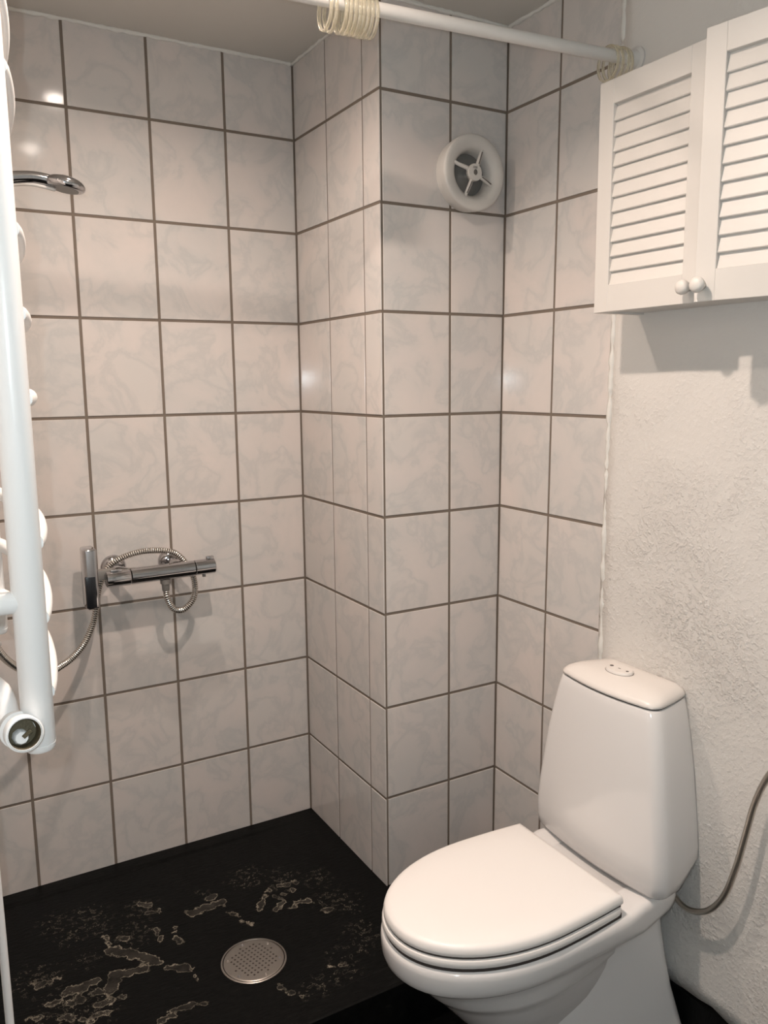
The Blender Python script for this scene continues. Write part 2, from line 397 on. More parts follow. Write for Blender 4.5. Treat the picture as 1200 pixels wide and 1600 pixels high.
# ------------------------------------------------------------------ shower tray
stain_caps = [(-0.692, -0.354, -0.646, -0.395, 0.014), (-0.646, -0.395, -0.607, -0.449, 0.012), (-0.719, -0.481, -0.7, -0.442, 0.015), (-0.694, -0.446, -0.638, -0.455, 0.01), (-0.801, -0.446, -0.771, -0.447, 0.014), (-0.785, -0.467, -0.784, -0.484, 0.009), (-0.763, -0.44, -0.742, -0.441, 0.008), (-0.752, -0.475, -0.737, -0.484, 0.009), (-0.751, -0.52, -0.728, -0.523, 0.01), (-0.759, -0.547, -0.74, -0.55, 0.008), (-0.826, -0.518, -0.809, -0.53, 0.008), (-0.57, -0.49, -0.551, -0.501, 0.012), (-0.645, -0.631, -0.62, -0.629, 0.009), (-0.611, -0.619, -0.577, -0.624, 0.007), (-0.482, -0.313, -0.405, -0.313, 0.013), (-0.426, -0.282, -0.413, -0.276, 0.008), (-0.536, -0.346, -0.543, -0.383, 0.003), (-0.544, -0.386, -0.539, -0.412, 0.004), (-0.577, -0.328, -0.58, -0.375, 0.005), (-0.58, -0.254, -0.555, -0.266, 0.007), (-0.586, -0.213, -0.57, -0.23, 0.008), (-0.328, -0.387, -0.294, -0.342, 0.006), (-0.294, -0.407, -0.264, -0.393, 0.007), (-0.251, -0.424, -0.234, -0.411, 0.007), (-0.234, -0.411, -0.204, -0.424, 0.007), (-0.191, -0.478, -0.169, -0.482, 0.006), (-0.404, -0.355, -0.384, -0.385, 0.002), (-0.382, -0.408, -0.368, -0.425, 0.005), (-0.245, -0.323, -0.225, -0.335, 0.006), (-0.254, -0.357, -0.248, -0.369, 0.005), (-0.221, -0.352, -0.223, -0.356, 0.007), (-0.203, -0.328, -0.204, -0.338, 0.006), (-0.274, -0.359, -0.264, -0.374, 0.005), (-0.264, -0.669, -0.231, -0.682, 0.003), (-0.389, -0.659, -0.385, -0.682, 0.003), (-0.385, -0.682, -0.359, -0.718, 0.002), (-0.548, -0.53, -0.54, -0.548, 0.004), (-0.574, -0.616, -0.554, -0.632, 0.005), (-0.591, -0.474, -0.587, -0.48, 0.005), (-0.702, -0.516, -0.698, -0.521, 0.005), (-0.868, -0.372, -0.86, -0.383, 0.007), (-0.843, -0.387, -0.834, -0.392, 0.006), (-0.823, -0.384, -0.81, -0.392, 0.004), (-0.858, -0.395, -0.848, -0.398, 0.005), (-0.844, -0.465, -0.838, -0.468, 0.006), (-0.831, -0.462, -0.825, -0.465, 0.007), (-0.807, -0.481, -0.802, -0.49, 0.007), (-0.885, -0.485, -0.871, -0.494, 0.007), (-0.789, -0.545, -0.774, -0.556, 0.006), (-0.666, -0.317, -0.65, -0.333, 0.006), (-0.692, -0.295, -0.691, -0.329, 0.004), (-0.276, -0.324, -0.275, -0.335, 0.005)]
speck_spots = [(-0.715, -0.196, 0.063), (-0.789, -0.181, 0.052), (-0.705, -0.245, 0.052), (-0.591, -0.233, 0.052), (-0.624, -0.321, 0.058), (-0.764, -0.258, 0.046), (-0.744, -0.355, 0.04), (-0.861, -0.37, 0.063), (-0.817, -0.481, 0.075), (-0.759, -0.526, 0.063), (-0.838, -0.511, 0.075), (-0.306, -0.246, 0.062), (-0.228, -0.303, 0.062), (-0.144, -0.343, 0.048), (-0.15, -0.438, 0.055), (-0.126, -0.48, 0.055), (-0.143, -0.585, 0.042), (-0.169, -0.643, 0.042), (-0.218, -0.637, 0.042), (-0.247, -0.694, 0.048), (-0.324, -0.712, 0.042), (-0.14, -0.628, 0.035), (-0.431, -0.251, 0.028), (-0.648, -0.307, 0.04)]
import numpy as np
TX0, TX1, TY0, TY1 = XL, C, -0.80, 0.0
NX_, NY_ = 285, 160
xs = np.linspace(TX0, TX1, NX_ + 1); yy = np.linspace(TY0, TY1, NY_ + 1)
GX, GY = np.meshgrid(xs, yy, indexing='ij')
F = np.full(GX.shape, -0.05)
for x0, y0, x1, y1, r in stain_caps:
    dx, dy = x1 - x0, y1 - y0; L2 = dx * dx + dy * dy + 1e-12
    t = np.clip(((GX - x0) * dx + (GY - y0) * dy) / L2, 0, 1)
    F = np.maximum(F, r - np.hypot(GX - x0 - t * dx, GY - y0 - t * dy))
K = np.zeros(GX.shape)
for x0, y0, r in speck_spots: K = np.maximum(K, np.exp(-((GX - x0) ** 2 + (GY - y0) ** 2) / (2 * (0.6 * r) ** 2)))
# gentle fall to the drain, raised lip at the front, ledge along the back wall
DRX, DRY, DRR = -0.408, -0.556, 0.076
dd = np.hypot(GX - DRX, GY - DRY)
Z = -0.006 * np.clip(1 - dd / 0.45, 0, 1) ** 1.3
Z = np.where(GY < -0.742, 0.002, Z)
Z = Z + np.clip((GY + 0.052) / 0.006, 0, 1) * 0.004 * np.clip((-0.05 - GX) / 0.5, 0, 1)
verts = [(float(GX[i, j]), float(GY[i, j]), float(Z[i, j])) for i in range(NX_ + 1) for j in range(NY_ + 1)]
q_ = NY_ + 1
faces = [(i * q_ + j, (i + 1) * q_ + j, (i + 1) * q_ + j + 1, i * q_ + j + 1) for i in range(NX_) for j in range(NY_)]
nb = len(verts)
# skirt: front face with a rounded nose, then sides down
fr = [i * q_ for i in range(NX_ + 1)]
for dy, dz in ((-0.004, -0.002), (-0.005, -0.008), (-0.005, FLOOR)):
    s_ = len(verts)
    verts += [(float(xs[i]), TY0 + dy, (dz if dz == FLOOR else 0.002 + dz)) for i in range(NX_ + 1)]
    cur = list(range(s_, s_ + NX_ + 1))
    faces += [(fr[i], cur[i], cur[i + 1], fr[i + 1]) for i in range(NX_)]
    fr = cur
me = bpy.data.meshes.new('shower_tray'); me.from_pydata(verts, [], faces)
st = np.full(len(verts), -0.05, dtype=np.float32); st[:nb] = F.ravel(); sk = np.zeros(len(verts), dtype=np.float32); sk[:nb] = K.ravel()
me.attributes.new('stain', 'FLOAT', 'POINT').data.foreach_set('value', st)
me.attributes.new('speck', 'FLOAT', 'POINT').data.foreach_set('value', sk)
me.update(); me.materials.append(M_TRAY)
for q in me.polygons: q.use_smooth = True
tray = bpy.data.objects.new('shower_tray', me); COL.objects.link(tray)
bmx = bmesh.new(); bmx.from_mesh(me); bmesh.ops.recalc_face_normals(bmx, faces=bmx.faces); bmx.to_mesh(me); bmx.free()
me.set_sharp_from_angle(angle=math.radians(35))
tag(tray, 'black slate shower tray with pale limescale stains in front of the tiled wall', 'shower tray')

# drain
dz = -0.0055
dr = thing('floor_drain', 'round perforated steel drain cover set in the black shower tray', 'drain', (DRX, DRY, dz))
bm = bmesh.new(); lathe(bm, (0, 0, 0), (0, 0, 1), [(-0.004, 0.0765), (0.002, 0.0765), (0.003, 0.075), (0.003, 0.0725), (0.0015, 0.0718)], 56, True, False)
autosmooth(obj('rim', bm, M_STEEL, dr))
bm = bmesh.new(); lathe(bm, (0, 0, 0), (0, 0, 1), [(-0.003, 0.0705), (0.0022, 0.0705), (0.0030, 0.0695), (0.0034, 0.066), (0.0042, 0.03), (0.0044, 0.0005)], 56)
autosmooth(obj('cover_plate', bm, M_STEEL, dr))
bm = bmesh.new()
for i in range(-6, 7):
    for j in range(-6, 7):
        x, y = i * 0.0104, j * 0.0104; a = 0.30
        x, y = x * math.cos(a) - y * math.sin(a), x * math.sin(a) + y * math.cos(a)
        rr_ = math.hypot(x, y)
        if rr_ > 0.0525: continue
        zt = 0.0036 + (0.0009 * (1 - rr_ / 0.066))
        lathe(bm, (x, y, zt - 0.002), (0, 0, 1), [(0, 0.0026), (0.0022, 0.0026)], 8)
o = obj('perforations', bm, M_GAP, dr); o['kind'] = 'stuff'
for k in range(6):
    a = 0.62 + k * PI / 3
    bm = bmesh.new(); lathe(bm, (0.0605 * math.cos(a), 0.0605 * math.sin(a), 0.0030), (0, 0, 1), [(0, 0.0042), (0.0012, 0.0040), (0.0018, 0.0022), (0.0012, 0.0018)], 14)
    obj('screw', bm, M_CHROME if k % 2 else M_STEEL, dr, True)

# ------------------------------------------------------------------ toilet
YC = -1.005
def egg(s_front, s_mid, s_back, hw, hw_back, z, n=72, ex=2.1, rb=0.03):
    """closed outline in (s,t): elliptic front, tapering rear with rounded corners; zfun of s"""
    P = []
    nf = n // 2
    for i in range(nf + 1):
        a = -PI / 2 + PI * i / nf
        ca, sa = math.cos(a), math.sin(a)
        P.append((s_mid + (s_front - s_mid) * abs(ca) ** (2 / ex) , hw * math.copysign(abs(sa) ** (2 / ex), sa)))
    nr = n - nf - 1
    side = 12
    # from (s_mid, hw) back to (s_back, hw_back), round the corner, across, mirrored
    half = []
    for i in range(1, side + 1):
        f = i / side; s = s_mid + (s_back + rb - s_mid) * f
        half.append((s, hw + (hw_back - hw) * f ** 1.6))
    for i in range(1, 5):
        a = PI / 2 * i / 4
        half.append((s_back + rb - rb * math.sin(a), hw_back - rb + rb * math.cos(a)))
    half.append((s_back, (hw_back - rb) * 0.4))
    P += half + [(s, -t) for s, t in reversed(half)]
    return [(C - s, YC + t, z(s) if callable(z) else z) for s, t in P]
def inset_ring(ring, d, z=None):
    """move an outline towards its inside by d (outline order is constant)"""
    n = len(ring); out = []
    cx = sum(p[0] for p in ring) / n; cy = sum(p[1] for p in ring) / n
    for i in range(n):
        p0, p1, p2 = ring[i - 1], ring[i], ring[(i + 1) % n]
        tx, ty = p2[0] - p0[0], p2[1] - p0[1]; L = math.hypot(tx, ty) or 1
        nx, ny = -ty / L, tx / L
        if (cx - p1[0]) * nx + (cy - p1[1]) * ny < 0: nx, ny = -nx, -ny
        out.append((p1[0] + nx * d, p1[1] + ny * d, p1[2] if z is None else z))
    return out
def setz(ring, z): return [(p[0], p[1], z) for p in ring]
toilet = thing('toilet', 'white porcelain close-coupled toilet with closed lid against the plaster wall', 'toilet', (C - 0.2, YC, FLOOR))
toilet_off = Matrix.Translation((C - 0.2, YC, FLOOR)).inverted()
def tobj(name, bm, m_, parent=None, smooth=True, ang=45):
    bm.transform(toilet_off)
    o = obj(name, bm, m_, parent or toilet)
    if smooth: autosmooth(o, ang)
    return o
# rim, deck and belly as one bowl
rim = egg(0.664, 0.40, 0.052, 0.176, 0.166, 0.0, rb=0.035)
def deckz(s): return 0.277 + 0.012 * (lambda q: q * q * (3 - 2 * q))(max(0.0, min(1.0, (0.215 - s) / 0.06)))
def rz(ring, dzv): return [(p[0], p[1], deckz(C - p[0]) + dzv) for p in ring]
def droop(ring, z):
    # underside of the rim band; turned up a little at the very back
    return [(p[0], p[1], z + 0.03 * max(0.0, (0.16 - (C - p[0])) / 0.1)) for p in ring]
rings = [rz(inset_ring(rim, 0.070), -0.006), rz(inset_ring(rim, 0.022), 0.0), rz(inset_ring(rim, 0.010), -0.001), rz(inset_ring(rim, 0.004), -0.004), rz(inset_ring(rim, 0.0008), -0.010), rz(rim, -0.018),
         droop(inset_ring(rim, 0.001), 0.238), droop(inset_ring(rim, 0.004), 0.226), droop(inset_ring(rim, 0.010), 0.219), droop(inset_ring(rim, 0.020), 0.215)]
def bel(sf, sm, sb, hw, hb, z): return egg(sf, sm, sb, hw, hb, z, rb=0.03)
rings += [bel(0.628, 0.40, 0.12, 0.150, 0.110, 0.205), bel(0.612, 0.395, 0.12, 0.148, 0.110, 0.186), bel(0.594, 0.39, 0.12, 0.145, 0.105, 0.165),
          bel(0.588, 0.39, 0.12, 0.144, 0.105, 0.158), bel(0.576, 0.388, 0.12, 0.136, 0.10, 0.148), bel(0.562, 0.385, 0.12, 0.132, 0.10, 0.132),
          bel(0.540, 0.38, 0.12, 0.126, 0.095, 0.105), bel(0.520, 0.37, 0.12, 0.118, 0.09, 0.080), bel(0.495, 0.36, 0.12, 0.104, 0.085, 0.050),
          bel(0.462, 0.35, 0.12, 0.092, 0.08, 0.012), bel(0.430, 0.34, 0.12, 0.085, 0.08, -0.03), bel(0.405, 0.33, 0.12, 0.084, 0.08, -0.075), bel(0.400, 0.33, 0.12, 0.088, 0.085, FLOOR)]
bm = bmesh.new(); ring_loft(bm, rings); tobj('bowl', bm, M_PORC, ang=60)
# flared rear pedestal
def ped(s0, s1, h0, h1, z, n=10, r=0.03):
    P = []
    cs = [(s1, h1, 0), (s1, -h1, 1), (s0, -h0, 2), (s0, h0, 3)]
    corners = [(s1 - r, h1 - r, 0), (s0 + r, h0 - r, PI / 2), (s0 + r, -h0 + r, PI), (s1 - r, -h1 + r, 3 * PI / 2)]
    for cx, cy, a0 in corners:
        for i in range(n + 1):
            a = a0 + PI / 2 * i / n
            # a=0 -> +s ; PI/2 -> +t
            P.append((C - (cx + r * math.cos(a)), YC + cy + r * math.sin(a), z))
    return P
bm = bmesh.new()
ring_loft(bm, [ped(0.062, 0.30, 0.130, 0.10, 0.225), ped(0.056, 0.31, 0.132, 0.10, 0.18), ped(0.046, 0.33, 0.138, 0.10, 0.11), ped(0.036, 0.35, 0.148, 0.102, 0.04), ped(0.022, 0.375, 0.168, 0.106, -0.04), ped(0.015, 0.39, 0.180, 0.11, -0.10), ped(0.015, 0.39, 0.181, 0.11, FLOOR)])
tobj('pedestal', bm, M_PORC)
# seat and lid
def seat_outline(grow=0.0, rb=0.006):
    return egg(0.658 + grow, 0.395, 0.219 - grow * 0.3, 0.1715 + grow, 0.161 + grow, 0.0, rb=rb)
def shrink(ring, k, z):
    n = len(ring); cx = sum(p[0] for p in ring) / n; cy = sum(p[1] for p in ring) / n
    return [(cx + (p[0] - cx) * k, cy + (p[1] - cy) * k, z) for p in ring]
so = seat_outline(0.003, 0.02)
bm = bmesh.new()
ring_loft(bm, [setz(inset_ring(so, 0.014), 0.2835), setz(inset_ring(so, 0.002), 0.2842), setz(so, 0.288), setz(so, 0.295), setz(inset_ring(so, 0.0015), 0.2985), setz(inset_ring(so, 0.005), 0.2997), setz(inset_ring(so, 0.014), 0.2998)])
seat = tobj('seat', bm, M_SEAT)
bm = bmesh.new(); lo_ = seat_outline(0.0)
ring_loft(bm, [setz(inset_ring(lo_, 0.005), 0.3052), setz(inset_ring(lo_, 0.0015), 0.3054), setz(lo_, 0.308), setz(lo_, 0.313), setz(inset_ring(lo_, 0.002), 0.3195), setz(inset_ring(lo_, 0.0048), 0.3235), shrink(lo_, 0.93, 0.3262), shrink(lo_, 0.7, 0.3272), shrink(lo_, 0.3, 0.3275)])
tobj('lid', bm, M_SEAT)
bm = bmesh.new(); ring_loft(bm, [setz(inset_ring(lo_, 0.0042), 0.2985), setz(inset_ring(lo_, 0.0042), 0.3065)]); tobj('lid_gap_shade', bm, M_GAP)  # dark slab, the shade between lid and seat put in as colour
bm = bmesh.new(); ring_loft(bm, [setz(inset_ring(lo_, 0.0020), 0.2755), setz(inset_ring(lo_, 0.0020), 0.2845)]); tobj('seat_gap_shade', bm, M_GAP)  # dark slab for the shaded gap below the seat, darkness is in its colour
for t in (-0.075, 0.075):
    bm = bmesh.new(); lathe(bm, (C - 0.212, YC + t - 0.02, 0.296), (0, 1, 0), [(0, 0.008), (0.04, 0.008)], 16); tobj('hinge', bm, M_SEAT)
# cistern
def tank_ring(hw, sf, z, hb=None, r=0.028, bow=0.012, n=8, sb=0.006, tilt=0.0):
    hb = hw - 0.022 if hb is None else hb
    P = []
    def add(s, t): P.append((C - s, YC + t, z + tilt * max(0.0, 0.085 - s)))
    # front edge, bowed, from -t to +t
    for i in range(n + 1):
        t = -(hw - r) + 2 * (hw - r) * i / n
        add(sf - bow * (t / (hw - r)) ** 2, t)
    s1 = sf - bow
    for i in range(1, 6):
        a = PI / 2 * i / 6
        add(s1 - r + r * math.cos(a), hw - r + r * math.sin(a))
    for i in range(n + 1):
        f = i / n; add(s1 - r + (sb + 0.012 - (s1 - r)) * f, hw + (hb - hw) * f ** 1.3)
    add(sb + 0.003, hb - 0.004); add(sb, hb - 0.012)
    add(sb, -hb + 0.012); add(sb + 0.003, -hb + 0.004)
    for i in range(n + 1):
        f = 1 - i / n; add(s1 - r + (sb + 0.012 - (s1 - r)) * f, -(hw + (hb - hw) * f ** 1.3))
    for i in range(1, 6):
        a = PI / 2 * (6 - i) / 6
        add(s1 - r + r * math.cos(a), -(hw - r + r * math.sin(a)))
    return P
bm = bmesh.new()
lev = [(0.289, 0.170, 0.150, 0.5), (0.292, 0.178, 0.160, 0.5), (0.302, 0.187, 0.166, 0.46), (0.323, 0.191, 0.168, 0.3), (0.36, 0.1905, 0.169, 0.12), (0.41, 0.186, 0.167, 0), (0.47, 0.178, 0.165, 0), (0.54, 0.168, 0.161, 0), (0.61, 0.155, 0.156, 0), (0.655, 0.144, 0.152, 0), (0.672, 0.1385, 0.1495, 0), (0.676, 0.1365, 0.148, 0)]
ring_loft(bm, [tank_ring(h, s, z, tilt=t) for z, h, s, t in lev]); tobj('cistern', bm, M_PORC, ang=60)
bm = bmesh.new()
ring_loft(bm, [tank_ring(0.132, 0.143, 0.674, r=0.026), tank_ring(0.132, 0.143, 0.6805, r=0.026)]); tobj('lid_seam_fill', bm, M_GAP)  # dark filler in the seam under the cistern lid
bm = bmesh.new()
ring_loft(bm, [tank_ring(0.163, 0.146, 0.283, tilt=0.3, r=0.02), tank_ring(0.163, 0.146, 0.293, tilt=0.5, r=0.02)]); tobj('tank_seam_fill', bm, M_GAP)  # dark filler where the tank meets the deck
bm = bmesh.new()
ring_loft(bm, [tank_ring(0.134, 0.1455, 0.6795), tank_ring(0.1375, 0.149, 0.681), tank_ring(0.137, 0.1485, 0.686), tank_ring(0.132, 0.143, 0.693, r=0.03), tank_ring(0.118, 0.131, 0.700, r=0.03, sb=0.012, hb=0.10), tank_ring(0.09, 0.118, 0.7045, r=0.03, sb=0.022, hb=0.075), tank_ring(0.05, 0.100, 0.707, r=0.02, sb=0.04, hb=0.04, bow=0.004)])
tobj('cistern_lid', bm, M_TLID, ang=80)
BS, BT, BZ = 0.076, 0.010, 0.7065
def oval(r1, r2, z, n=36): return [(C - BS + r1 * math.cos(2 * PI * i / n), YC + BT + r2 * math.sin(2 * PI * i / n), z) for i in range(n)]
bm = bmesh.new(); ring_loft(bm, [oval(0.029, 0.041, BZ - 0.004), oval(0.029, 0.041, BZ), oval(0.026, 0.038, BZ + 0.001)]); tobj('button_ring', bm, M_TLID)
bm = bmesh.new(); ring_loft(bm, [oval(0.0235, 0.0335, BZ - 0.003), oval(0.0235, 0.0335, BZ + 0.006), oval(0.022, 0.032, BZ + 0.0075)]); btn = tobj('flush_button', bm, M_TLID)
bm = bmesh.new(); ring_loft(bm, [oval(0.0245, 0.0345, BZ - 0.003), oval(0.0245, 0.0345, BZ + 0.0015)]); tobj('button_gap', bm, M_FANG)
for dt, rad in ((0.0225, 0.0048), (-0.0225, 0.0036)):
    bm = bmesh.new(); lathe(bm, (C - BS, YC + BT + dt, BZ + 0.0065), (0, 0, 1), [(0, rad), (0.0015, rad * 0.9)], 14); tobj('button_mark', bm, M_FAND)
bm = bmesh.new(); box(bm, C - BS - 0.001, C - BS + 0.001, YC + BT - 0.003, YC + BT + 0.003, BZ + 0.006, BZ + 0.0079); tobj('button_mark', bm, M_FAND)
# drops under the tank edge
# ------------------------------------------------------------------ braided supply hose
path = resample(catmull([(0.318, -1.115, 0.300), (0.318, -1.132, 0.262), (0.316, -1.165, 0.245), (0.314, -1.195, 0.248), (0.312, -1.235, 0.274), (0.312, -1.268, 0.325), (0.313, -1.290, 0.400), (0.316, -1.303, 0.47), (0.320, -1.318, 0.55), (0.325, -1.345, 0.62), (0.335, -1.39, 0.68), (0.349, -1.43, 0.705)]), 0.006)
sh = thing('supply_hose', 'braided steel water hose curving along the plaster wall beside the toilet', 'hose', (0.349, -1.43, 0.705))
bm = bmesh.new(); tube(bm, path, 0.0062, 12); bm.transform(Matrix.Translation((-0.349, 1.43, -0.705))); obj('braid', bm, M_BRAID, sh, True)
bm = bmesh.new(); lathe(bm, (-0.012, -0.006, 0.004), (1, -0.4, 0.1), [(0, 0.010), (0.018, 0.011), (0.019, 0.022), (0.024, 0.022)], 20); autosmooth(obj('wall_fitting', bm, M_CHROME, sh))

# ------------------------------------------------------------------ louvred wall cabinet
CD = 0.135; CZ0, CZ1 = 1.468, 1.907; CY0 = -0.941; DW = 0.258; DT = 0.020
HX = DX(1.7)
cab = thing('wall_cabinet', 'white wall cabinet with two louvred doors above the toilet, right door ajar', 'cabinet', (HX, CY0 - DW, CZ0))
bm = bmesh.new()
d0 = CD - DT - 0.001     # body depth
th = 0.014
CYE = CY0 - 2 * DW - 0.022
w0 = -0.004
for (x0, x1, ya, yb, za, zb) in ((-d0, w0, CY0 - th, CY0, 0, CZ1 - CZ0), (-d0, w0, CYE, CYE + th, 0, CZ1 - CZ0), (-d0, w0, CYE + th, CY0 - th, 0.004, 0.004 + th), (-d0, w0, CYE + th, CY0 - th, CZ1 - CZ0 - th, CZ1 - CZ0), (-0.012, w0, CYE + th, CY0 - th, th, CZ1 - CZ0 - th)):
    box(bm, x0, x1, ya - (CY0 - DW), yb - (CY0 - DW), za, zb)
obj('carcass', bm, M_WPAINT, cab)
def door(parent, hinge, ang, sign, knob_side):
    """local frame: y from 0 (hinge) to sign*DW, x 0 = front face .. DT"""
    hgt = CZ1 - CZ0
    o = bpy.data.objects.new('door', None)
    bm = bmesh.new(); st_, tr, br_ = 0.037, 0.046, 0.053
    def yb(a, b_): return (min(sign * a, sign * b_), max(sign * a, sign * b_))
    for (a, b_, z0, z1) in ((0, st_, 0, hgt), (DW - st_ - 0.001, DW - 0.001, 0, hgt), (st_, DW - st_ - 0.001, hgt - tr, hgt), (st_, DW - st_ - 0.001, 0, br_)):
        ya, y2 = yb(a, b_); box(bm, 0, DT, ya, y2, z0, z1)
    bmesh.ops.bevel(bm, geom=list(bm.edges), offset=0.0008, segments=1, affect='EDGES')
    d = obj('door', bm, M_WPAINT, parent); d.location = hinge; d.rotation_euler = (0, 0, ang)
    n = 12; pitch = (hgt - tr - br_) / n
    ya, y2 = yb(st_ - 0.002, DW - st_ + 0.001)
    bm = bmesh.new(); box(bm, -0.0028, 0.0028, ya, y2, -0.018, 0.018)
    bmesh.ops.bevel(bm, geom=list(bm.edges), offset=0.0012, segments=1, affect='EDGES')
    me0 = None
    for k in range(n):
        zc = br_ + pitch * (k + 0.5)
        if me0 is None:
            s0 = obj('slat', bm, M_WPAINT, d); me0 = s0.data
        else:
            s0 = bpy.data.objects.new('slat', me0); COL.objects.link(s0); s0.parent = d
        s0.location = (DT * 0.50, 0, zc + random.uniform(-0.0005, 0.0005)); s0.rotation_euler = (0, math.radians(14) + random.uniform(-0.02, 0.02), 0)
    bm = bmesh.new()
    lathe(bm, (0, sign * (DW - knob_side), 0.027), (-1, 0, 0), [(0, 0.006), (0.004, 0.0055), (0.009, 0.0065), (0.013, 0.0115), (0.019, 0.0135), (0.024, 0.0125), (0.0275, 0.008), (0.0285, 0.001)], 24)
    obj('knob', bm, M_WPAINT, d, True)
    return d
door(cab, (-CD, DW, 0), 0.0, -1, 0.020)
yh = CYE - (CY0 - DW) + 0.001
A_R = math.radians(9.5)
door(cab, (-CD, yh, -0.004), A_R, 1, 0.017)

# ------------------------------------------------------------------ fan
FX, FZ = 0.2445, 1.834
fan = thing('extractor_fan', 'round white extractor fan vent on the pillar tiles', 'fan', (FX, -B, FZ))
bm = bmesh.new(); lathe(bm, (0, 0, 0), (0, -1, 0), [(-0.001, 0.086), (0.016, 0.0865), (0.017, 0.083), (0.02, 0.083)], 64, True, False); autosmooth(obj('base_ring', bm, M_FANW, fan))
bm = bmesh.new()
lathe(bm, (0, 0, 0), (0, -1, 0), [(0.018, 0.080), (0.019, 0.0885), (0.036, 0.0895), (0.040, 0.0885), (0.042, 0.085), (0.0425, 0.078), (0.041, 0.068), (0.037, 0.060), (0.031, 0.0545), (0.022, 0.051), (0.010, 0.050), (0.006, 0.050)], 64, False, False)
autosmooth(obj('flange', bm, M_FANW, fan), 60)
bm = bmesh.new(); lathe(bm, (0, 0, 0), (0, -1, 0), [(0.005, 0.051), (0.0055, 0.030), (0.008, 0.022), (0.014, 0.016), (0.018, 0.013), (0.020, 0.0005)], 48, False, False); autosmooth(obj('funnel', bm, M_FANG, fan), 60)
bm = bmesh.new()
lathe(bm, (0, 0, 0), (0, -1, 0), [(0.022, 0.012), (0.030, 0.019), (0.040, 0.0205), (0.043, 0.0195), (0.0435, 0.0005)], 32); hub = autosmooth(obj('hub', bm, M_FANW, fan))
bm = bmesh.new(); rg = [[(0.0052 * math.cos(2 * PI * i / 20), -0.0438 + dy_, 0.0068 * math.sin(2 * PI * i / 20)) for i in range(20)] for dy_ in (0.002, -0.0006)]
ring_loft(bm, rg); obj('hub_hole', bm, M_FAND, hub)
for zz, wd in ((0.0125, 0.0055), (0.0098, 0.0055)):
    for k in range(4):
        bm = bmesh.new(); xk = -wd + k * (2 * wd / 3.4); box(bm, xk - 0.001, xk + 0.001, -0.0441, -0.043, zz - 0.0007, zz + 0.0008); obj('printed_mark', bm, M_FAND, hub)
for ang, bend in ((158, 0.35), (63, 0.25), (-23, -0.12), (-113, -0.1)):
    a = math.radians(ang); P = []
    for i in range(9):
        f = i / 8; r_ = 0.017 + 0.050 * f; aa = a + bend * (f - 0.2) * (1 - f) * 1.2
        P.append(Vector((r_ * math.cos(aa), -0.036 + 0.004 * f - 0.003 * math.sin(PI * f), r_ * math.sin(aa))))
    bm = bmesh.new(); tube(bm, P, lambda i: 0.0054 - 0.00012 * i, 8); arm = obj('arm', bm, M_FANW, fan, True)
    if ang != 158:
        bm = bmesh.new(); tube(bm, [q + Vector((0, -0.0043, 0)) for q in P[1:7]], 0.0016, 6); obj('dark_line', bm, M_FAND, arm, True)  # thin dark line along the front of the arm

# ------------------------------------------------------------------ curtain rod and rings
RA = Vector((DX(1.985) - 0.004, -0.905, 1.985)); RBv = Vector((XL, -0.775, 1.985))
rdir = (RBv - RA).normalized()
rod = thing('curtain_rod', 'white shower curtain rod spanning the room under the ceiling', 'rod', RA)
bm = bmesh.new(); tube(bm, resample([Vector((0, 0, 0)), RBv - RA], 0.02), 0.0122, 20); obj('bar', bm, M_ROD, rod, True)
bm = bmesh.new(); lathe(bm, (0, 0, 0), rdir, [(0, 0.026), (0.004, 0.026), (0.007, 0.019), (0.02, 0.0165), (0.022, 0.013)], 28); autosmooth(obj('end_cup', bm, M_ROD, rod))
bm = bmesh.new(); lathe(bm, RBv - RA, -rdir, [(0, 0.026), (0.004, 0.026), (0.007, 0.019), (0.02, 0.0165), (0.022, 0.013)], 28); autosmooth(obj('end_cup', bm, M_ROD, rod))
def ring_mesh():
    bm = bmesh.new(); n, k = 40, 8; rg = []
    for i in range(n):
        a = 2 * PI * i / n; R_ = 0.0305
        rg.append([(0.0037 * math.sin(2 * PI * j / k), (R_ + 0.0024 * math.cos(2 * PI * j / k)) * math.sin(a), (R_ + 0.0024 * math.cos(2 * PI * j / k)) * math.cos(a) * 1.08) for j in range(k)])
    V = [[bm.verts.new(p) for p in r] for r in rg]
    for i in range(n):
        for j in range(k):
            bm.faces.new((V[i][j], V[i][(j + 1) % k], V[(i + 1) % n][(j + 1) % k], V[(i + 1) % n][j]))
    bmesh.ops.recalc_face_normals(bm, faces=bm.faces)
    me = bpy.data.meshes.new('curtain_ring'); bm.to_mesh(me); bm.free(); me.materials.append(M_RING)
    for q in me.polygons: q.use_smooth = True
    return me
RM = ring_mesh()
def put_ring(xw, tilt, swing, label, group):
    t = (RA.x - xw) / (RA.x - RBv.x); q = RA.lerp(RBv, t)
    o = bpy.data.objects.new('curtain_ring', RM); COL.objects.link(o)
    base = Matrix.Rotation(math.atan2(rdir.y, rdir.x), 4, 'Z')
    o.matrix_world = Matrix.Translation(q) @ base @ Matrix.Rotation(swing, 4, 'X') @ Matrix.Rotation(tilt, 4, 'Y') @ Matrix.Translation((0, 0, -0.0165))
    tag(o, label, 'ring', group)
ORD = ['leftmost', 'second from the left', 'third from the left', 'fourth from the left', 'fifth from the left', 'sixth from the left', 'fourth from the right', 'third from the right', 'second from the right', 'rightmost']
for i, xw in enumerate([-0.316, -0.3065] + [-0.288 + k * 0.0082 for k in range(8)]):
    put_ring(xw, random.uniform(-0.02, 0.02), random.uniform(-0.05, 0.05), 'clear plastic curtain ring, ' + ORD[i] + ' of the ten bunched on the rod', 'curtain rings bunched on the rod')
